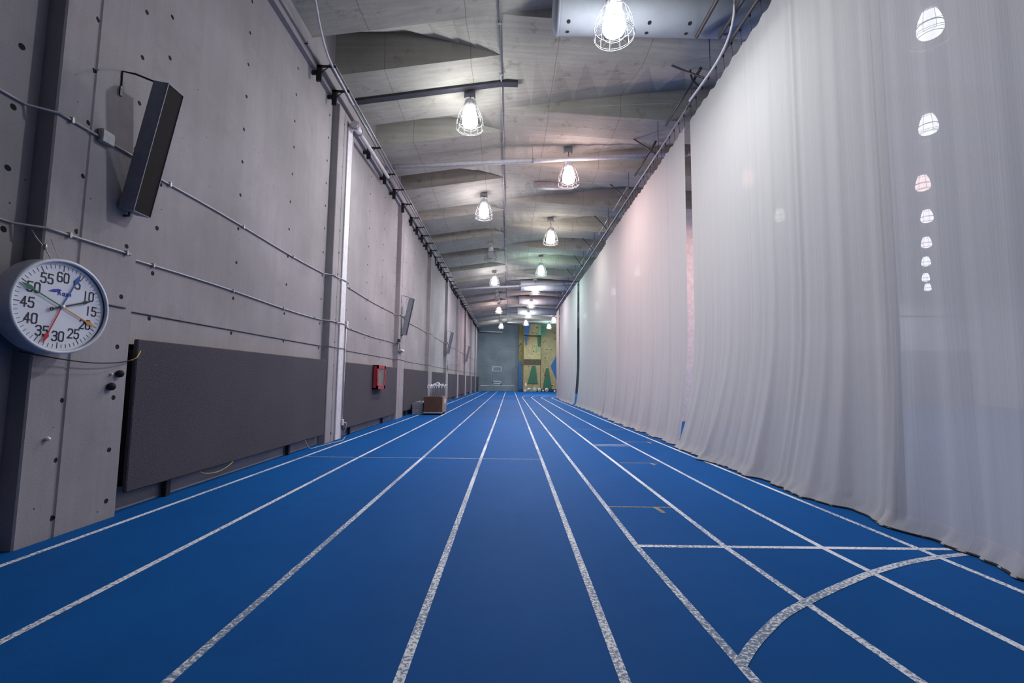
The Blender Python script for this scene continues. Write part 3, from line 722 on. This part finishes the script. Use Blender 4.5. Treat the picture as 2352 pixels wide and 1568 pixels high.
# ------------------------------------------------------------------ caged high-bay lamps
def make_lamp(lit, tint=None, far=False):
    t = thing('caged_lamp', 'x', 'lamp', (0, 0, 0), 'caged round lamps under the ceiling')
    dz = -.33
    b = MB(); prof_ = [(.330, .0), (.330, .05), (.325, .14), (.30, .26), (.26, .38), (.205, .50), (.15, .60), (.10, .68)]
    for r, h in ((.330, 0), (.333, .035), (.318, .17), (.252, .40)):
        b.tube([(r * math.cos(a * PI / 16), r * math.sin(a * PI / 16), h + dz) for a in range(32)], .0040, 5, closed=True)
    for k in range(12):
        a = k * PI / 6; b.tube([(r * math.cos(a), r * math.sin(a), h + dz) for r, h in prof_], .0034, 5)
        b.tube([(.33 * math.cos(a), .33 * math.sin(a), dz), (.19 * math.cos(a), .19 * math.sin(a), dz + .035)], .0035, 4)
    b.tube([(.19 * math.cos(a * PI / 12), .19 * math.sin(a * PI / 12), dz + .035) for a in range(24)], .005, 5, closed=True)
    cage = b.build('wire_cage', M['wire_white'], t)
    b = MB(); b.lathe([(0, .03), (.08, .035), (.15, .065), (.183, .12), (.188, .17), (.186, .232)], c=(0, 0, dz), n=24); b.build('lower_glass', lit, t)
    b = MB(); b.lathe([(.180, .245), (.172, .31), (.155, .38), (.13, .45), (.105, .50), (0, .50)], c=(0, 0, dz), n=24); b.build('upper_glass', M[('dull_' if far else 'dim_') + tint] if tint else lit, t)
    b = MB(); b.lathe([(.186, .229), (.192, .232), (.192, .246), (.182, .249)], c=(0, 0, dz), n=24, smooth=False); b.build('seam_ring', M['steel'], t)
    b = MB(); b.lathe([(.10, .503), (.135, .51), (.14, .60), (.135, .68), (.10, .715), (.04, .73), (.03, .76), (0, .76)], c=(0, 0, dz), n=20); b.build('ballast_housing', M['lamp_body'], t)
    if tint:
        ld = bpy.data.lights.new('lamp_light', 'AREA'); ld.shape = 'DISK'; ld.size = .30; ld.energy = DOWN * (1.2 if far else 1); ld.color = TINT[tint]; ld.spread = PI
        lo = bpy.data.objects.new('lamp_light', ld); COL.objects.link(lo); lo.parent = t; lo.location = (0, 0, dz + .027)
    return t
lamp_src = {}
def hanger(t, top):
    """stem, hook and ceiling clamp, as long as this ceiling needs"""
    b = MB(); b.tube([(0, 0, .42), (0, 0, .50), (.025, 0, .53), (.02, 0, .57), (0, 0, .58), (-.02, 0, .6), (0, 0, .63), (0, 0, top)], .010, 6); b.build('stem', M['dark_steel'], t)
    b = MB(); b.box((-.13, -.06, top - .14), (.10, .06, top - .02), .008); b.box((-.15, -.02, top - .20), (-.12, .02, top + .02)); b.box((.09, -.02, top - .20), (.12, .02, top + .02)); b.build('ceiling_clamp', M['steel'], t)
def lamp(x, y, tint, label, group=None, z=7.82):
    far = bool(group); key = tint + str(far)
    if key not in lamp_src:
        t = make_lamp(M[('dull_' if far else 'glow_') + tint], tint, far) if tint != 'off' else make_lamp(M['dead_glass'])
        lamp_src[key] = [t, list(t.children), False]
    src, kids, used = lamp_src[key]
    if not used:
        t = src; lamp_src[key][2] = True; t.location = (x, y, z); t['label'] = label
        if group: t['group'] = group
    else:
        t = src.copy(); COL.objects.link(t); t.location = (x, y, z); t['label'] = label
        t['group'] = group or 'caged round lamps under the ceiling'
        for ch in kids:
            c = ch.copy(); COL.objects.link(c); c.parent = t
    hanger(t, ceil_z(x, y) - z + .01)
    return t
YR, YL = 7.52, 10.60
rt = ['white', 'pink', 'warm', 'green', 'violet', 'pink', 'white', 'white']
for n, q in enumerate(rt):
    lamp(1.66 if n == 0 else 1.76, 7.05 if n == 0 else YR + PER * n - (.25 if n > 3 else 0), q, ['lit caged lamp in front of the white duct, nearest on the right', 'pink-tinged lit lamp, second of the right-hand lamp row', 'lit lamp, third of the right-hand row', 'lit lamp in the green glow, fourth of the right-hand row',
          'lit lamp in front of a far duct, fifth of the right-hand row', 'lit lamp, sixth of the right-hand row', 'lit lamp, seventh of the right-hand row', 'lit lamp before the blue climbing wall wedge, last of the right-hand row'][n], None, 7.40 if n == 0 else 7.80)
lt = ['white', 'violet', 'off', 'violet', 'off', 'pink', 'off', 'white']
for n, q in enumerate(lt):
    lamp(-1.04, YL + PER * n, q, ['lit caged lamp left of the ceiling ridge conduit, nearest on the left', 'lit lamp, second of the left-hand lamp row from the viewer', 'unlit grey lamp, third of the left-hand row', 'lit lamp, fourth of the left-hand row',
          'unlit lamp, fifth of the left-hand row', 'pink-tinged lit lamp, sixth of the left-hand row', 'unlit lamp, seventh of the left-hand row', 'lit lamp before the grey end wall, last of the left-hand row'][n])
for x, y, l in ((7.36, YR - PER, 'unseen lamp added beyond the see-through curtain, behind the viewer'), (10.19, YL - PER, 'unseen lamp added beyond the see-through curtain, right of the viewer')):
    lamp(x, y, 'white', 'lit ' + l, 'lamps beyond the curtain')  # out-of-view lamps on the same grid, added to brighten the near curtain panel
lamp(4.58, YL + PER * 6, 'violet', 'lit lamp high before the climbing wall, beside the last curtain')
lamp(4.58, YL + PER * 7 - .3, 'green', 'lit lamp in front of the climbing wall top')
bl = [(7.36, 7.5, 'white'), (10.19, 10.6, 'white'), (13.0, 13.84, 'pink'), (15.71, 16.65, 'violet'), (18.58, 19.8, 'violet'), (21.43, 22.93, 'white'), (24.6, 26.4, 'white'), (27.2, 29.1, 'white')]
for i, (x, y, q) in enumerate(bl):
    lamp(x, y, q, 'lamp glowing through the see-through curtain, %s from the top of the column of lights' % ORD[i], 'lamps beyond the curtain')
bl = [(7.36, 13.65, 'red'), (7.36, 25.9, 'white'), (10.19, 16.75, 'warm'), (10.3, 23.2, 'white'), (7.36, 32, 'white'), (13.0, 26.0, 'violet'), (7.36, 38.1, 'pink'), (7.36, 44.2, 'white')]
bt = ['reddish lamp behind the white curtain next to the gap', 'pale lamp spot low behind the second white curtain', 'warm lamp spot behind the white curtain past the gap', 'pale lamp spot behind the curtain right of the gap',
      'lamp hidden behind the third white curtain', 'lamp far behind the white curtain near the gap', 'pinkish lamp behind the farthest long curtain', 'lamp behind the curtain end by the climbing wall']
for (x, y, q), l in zip(bl, bt): lamp(x, y, q, l, 'lamps beyond the curtain')

# ------------------------------------------------------------------ ceiling services
o = thing('ridge_conduit', 'thin steel conduit along the middle of the ceiling', 'conduit')
MB().tube([(RX, -2, RZ - .03), (RX, 57, RZ - .03)], .018, 7).build('pipe', M['steel'], o)
y = 7.0
while y < 56: MB().box((RX - .035, y, RZ - .055), (RX + .035, y + .05, RZ)).build('strap', M['steel'], o); y += 1.53
o = thing('strut_channel', 'long dark steel channel under the ceiling holding the nearest left lamp', 'channel')
MB().prism([(-3.8, ceil_soffit(-3.8) - .055), (RX, RZ - .055), (.12, RZ - .06), (.12, RZ + .0), (RX, RZ + .02), (-3.8, ceil_soffit(-3.8) + .02)], 10.34, 10.52, 'Y').build('channel', M['dark_steel'], o)
o = tag(MB().box((.78, 15.75, 8.28), (2.2, 15.95, 8.50), .01).build('strut_channel', M['steel']), 'short pale channel under the ceiling behind the second right lamp', 'channel')
def sprinkler(p0, p1, r, label):
    t = thing('cross_pipe', label, 'pipe')
    MB().tube([p0, p1], r, 12).build('pipe', M['white_pipe'], t)
    for f in (.02, .38, .78):
        p = [lerp(p0[i], p1[i], f) for i in range(3)]; b = MB()
        b.lathe([(r + .002, -.025), (r + .016, -.025), (r + .016, .025), (r + .002, .025)], n=12, axis='X', c=p, smooth=False); b.tube([(p[0], p[1], p[2] + r), (p[0], p[1], max(ceil_z(p[0], p[1]), p[2] + r + .05))], .006, 5)
        b.build('pipe_clamp', M['steel'], t)
sprinkler((-3.88, 13.5, 7.87), (8.0, 13.5, 8.60), .065, 'white pipe crossing under the ceiling by the pink-tinged lamp')
sprinkler((-3.88, 31.35, 7.68), (8.0, 31.35, 8.43), .065, 'white pipe crossing under the ceiling in the middle distance')
sprinkler((-.3, 54.0, 8.30), (8.0, 54.0, 8.62), .06, 'white pipe crossing above the climbing wall')
t = tag(MB().tube([(-3.9, 57.6, 7.55), (-.95, 57.6, 7.47)], .06, 10).build('stub_pipe', M['white_pipe']), 'short white pipe high on the end wall beside the left corner', 'pipe')
for i, (a, c_) in enumerate((((1.55, 10.3, 8.60), (4.0, 8.6, 7.92)), ((1.5, 11.3, 8.52), (4.0, 9.6, 7.6)))):
    tag(MB().tube([a, c_], .004, 5).build('guy_wire', M['steel']), ['upper', 'lower'][i] + ' thin wire strung from the ceiling to the curtain track', 'wire')
def duct(y, label):
    t = thing('air_duct', label, 'duct', (.78, y, 8.27), 'white round ceiling ducts')
    R1 = .38; L = 6.15
    b = MB(); b.lathe([(R1, .05), (R1 + .004, .06), (R1, .1), (R1, L)], n=40, axis='X'); b.build('tube', M['duct'], t)
    b = MB(); b.lathe([(0, -.06), (R1 * .5, -.055), (R1 * .85, -.02), (R1 + .006, .02), (R1 + .01, .05), (R1, .065)], n=40, axis='X'); b.build('end_cap', M['duct'], t)
    for row, an in enumerate((-118, -88)):
        for k in range(8):
            if .22 + k * .74 > L - .1: continue
            a = math.radians(an); x = .22 + k * .74
            e = Vector((0, math.cos(a), math.sin(a))); f = Vector((0, -e.z, e.y)); c = Vector((x, 0, 0)) + e * (R1 + .002)
            vs = [c + Vector((1, 0, 0)) * .036 * math.cos(q * PI / 8) + f * .036 * math.sin(q * PI / 8) for q in range(16)]
            MB().add(vs, [tuple(range(16))]).build('air_hole', M['black'], t)
    return t
d0 = duct(7.95, 'large white air duct with round black holes at the top of the picture')
for y, l in ((32.5, 'white duct behind the green-lit right lamp, nearest of the far three'), (38.6, 'white duct, middle one of the far three'), (44.7, 'white duct, farthest one before the climbing wall')): dup(d0, (.72, y, 8.25), l)

# ------------------------------------------------------------------ climbing wall at the far end
def U(u, v): return (.494 + u * .0063, max(0.0, 9.25 - v * .0063))
cw_ = thing('climbing_wall', 'tall sand-coloured climbing wall with blue and green wedges at the far end', 'climbing wall', (0, 0, 0))
YF = 57.45
MB().box((1.18, 57.62, 0), (1.76, END, 8.5)).build('side_panel', M['olive_ply'], cw_)
MB().prism([(56.75, 7.05), (56.55, 8.45), (END, 8.5), (END, 7.05)], 1.76, 3.93, 'X').build('upper_block', M['tan_ply'], cw_)
MB().prism([(57.5, 7.05), (56.75, 4.05), (57.45, 3.33), (END, 3.33), (END, 7.05)], 1.76, 3.88, 'X').build('overhang_panel', M['tan_ply'], cw_)
MB().box((1.76, YF, 0), (3.90, END, 3.33)).build('lower_panel', M['tan_ply'], cw_)
MB().box((3.94, YF - .05, 0), (8.2, END, 8.5)).build('tall_panel', M['tan_ply'], cw_)
def wedge(name, uv, y, m, th=.05):
    MB().prism([U(*p) for p in uv], y - th, y, 'Y').build(name, m, cw_)
sp_blue = plain('speckled_blue', (.025, .11, .32), .6, 0, .5, 40); sp_green = plain('speckled_green', (.035, .13, .07), .7, 0, .5, 40)
wedge('blue_wedge', [(205, 130), (330, 115), (285, 352), (212, 352)], 56.7, sp_blue, .2)
wedge('blue_wedge', [(215, 385), (282, 370), (250, 555)], 57.35, M['blue_paint'], .30)
wedge('green_wedge', [(490, 140), (540, 135), (545, 345), (478, 345)], 56.7, M['mint_paint'], .18)
wedge('green_wedge', [(475, 372), (538, 372), (530, 575), (490, 580)], 57.40, M['green_paint'], .25)
wedge('green_wedge', [(482, 480), (480, 600), (450, 690), (440, 640)], 57.1, M['mint_paint'], .2)
wedge('green_wedge', [(562, 135), (705, 130), (655, 260), (600, 405), (562, 370)], YF - .05, M['mint_paint'])
wedge('red_streak', [(570, 478), (640, 428), (662, 432), (615, 478)], YF - .05, M['red'], .08)
wedge('blue_diamond', [(745, 950), (855, 745), (900, 900), (860, 1230)], YF - .05, sp_blue, .12)
wedge('green_wedge', [(370, 955), (440, 950), (490, 1305), (283, 1305)], YF, sp_green, .1)
wedge('green_wedge', [(650, 1000), (700, 992), (772, 1410), (588, 1410)], YF - .05, sp_green, .1)
wedge('red_triangle', [(630, 1065), (658, 1138), (610, 1145)], YF - .14, M['red'], .06)
MB().prism([(1.12, 0), (1.66, 0), (1.45, 3.75), (1.14, 3.75)], 57.25, 57.62, 'Y').build('blue_post', M['blue_paint'], cw_)
rh = random.Random(4)
spots = [(120, 540), (120, 585), (148, 520), (120, 700), (665, 625), (750, 625), (710, 775), (765, 825), (820, 400), (835, 415), (825, 285), (395, 670), (325, 690), (355, 720), (415, 560), (300, 965), (375, 300), (450, 320), (645, 790), (595, 1010), (600, 1060), (780, 990), (775, 1340), (500, 165), (455, 200)]
while len(spots) < 88:
    u, v = rh.uniform(120, 880), rh.uniform(150, 1380)
    if 190 < u < 545 and (340 < v < 400 or 820 < v < 960): continue
    spots.append((u, v))
for i, (u, v) in enumerate(spots):
    x, z = U(u, v)
    y = 57.62 if x < 1.76 else YF - .05 if x > 3.94 else (56.75 + (56.55 - 56.75) * (z - 7.05) / 1.4) if z > 7.05 else (lerp(56.75, 57.5, (z - 4.05) / 3) if z > 4.05 else YF)
    r = rh.uniform(.03, .085) if i < 25 else rh.uniform(.022, .055)
    b = MB(); b.lathe([(r, .01), (r * .9, -.4 * r), (r * .5, -.8 * r), (0, -.9 * r)], n=9, axis='Y', c=(x, y, z)); b.build('hold', HOLD[i % 5 if i >= 25 else i % 2 if i % 7 else 4], cw_)
o = MB().box((3.2, 56.95, 0.01), (8.2, 57.38, .34), .03).build('landing_mat', M['navy']); tag(o, 'dark navy mat lying along the foot of the climbing wall', 'mat')
o = MB().box((1.2, 56.95, 0.01), (1.70, 57.22, .28), .03).build('landing_mat', M['navy']); tag(o, 'dark mat under the blue post of the climbing wall', 'mat')
def disc(u, v, r, y, label, m):
    x, z = U(u, v); z = r + .012
    t = thing('metal_disc', label, 'disc', (x, y, z), 'round discs at the foot of the climbing wall')
    MB().lathe([(r, -.03), (r * 1.02, 0), (r, .03), (r * .8, .02), (r * .75, -.01), (r * .3, .01), (0, .02)], n=24, axis='Y').build('plate', m, t)
    MB().lathe([(r * .25, -.05), (r * .22, -.06), (0, -.062)], n=14, axis='Y').build('hub', M['black'], t)
    MB().lathe([(r, -.03), (r * .8, -.035), (r * .3, -.04), (0, -.045)], n=24, axis='Y').build('face', m, t)
disc(310, 1415, .24, 56.6, 'large silver disc leaning by the white cone at the climbing wall foot', M['silver'])
disc(515, 1412, .23, 56.7, 'large silver disc right of the pale green sack', M['silver'])
disc(590, 1415, .12, 56.7, 'small silver disc between two large discs on the mat edge', M['silver'])
disc(660, 1420, .24, 56.7, 'large silver disc farthest right of the discs', M['silver'])
disc(235, 1410, .13, 56.6, 'small pale disc below the white cone', M['white'])
disc(815, 1418, .11, 56.7, 'tiny pale disc beside the curtain foot', M['white'])
t = thing('pale_sack', 'pale green sack with a pointed top on the floor before the climbing wall', 'sack', (3.14, 56.4, 0))
MB().lathe([(.22, .0), (.29, .10), (.30, .25), (.24, .40), (.12, .50), (.05, .60), (.03, .72), (0, .74)], n=16).build('body', plain('sage_canvas', (.32, .40, .33), .8), t)
MB().tube([(.05, 0, .62), (-.35, 0, .32), (-1.0, -.1, .04)], .03, 7).build('strap', M['mint_paint'], t)
t = thing('white_cone', 'white cone standing on a pale box at the left foot of the climbing wall', 'cone', (2.06, 56.9, .78))
MB().lathe([(.10, 0), (.10, .05), (.07, .06), (.045, .34), (0, .35)], n=14).build('cone', M['white'], t)
o = MB().box((1.72, 56.72, .0), (2.28, 57.1, .78), .02).build('pale_box', M['tan_ply']); tag(o, 'pale wooden box carrying the white cone', 'box')

# painted goal marks on the end wall
def wline(pts, w=.06):
    b = MB()
    for (a, c_) in zip(pts, pts[1:]):
        b.box((min(a[0], c_[0]) - w / 2, END - .008, min(a[1], c_[1]) - w / 2), (max(a[0], c_[0]) + w / 2, END - .001, max(a[1], c_[1]) + w / 2))
    return b
we = bpy.data.objects['wall_end']
wline([(-2.13, 3.09), (-1.06, 3.09), (-1.06, 2.55), (-2.13, 2.55), (-2.13, 3.09)]).build('painted_rectangle', M['line'], we)
wline([(-2.12, 1.26), (-1.06, 1.26), (-1.06, .72), (-1.06, .99), (-2.12, .99), (-2.12, 1.26), (-2.12, .72)]).build('painted_rectangle', M['line'], we)
wline([(-3.72, .71), (.62, .71)]).build('painted_line', M['line'], we)
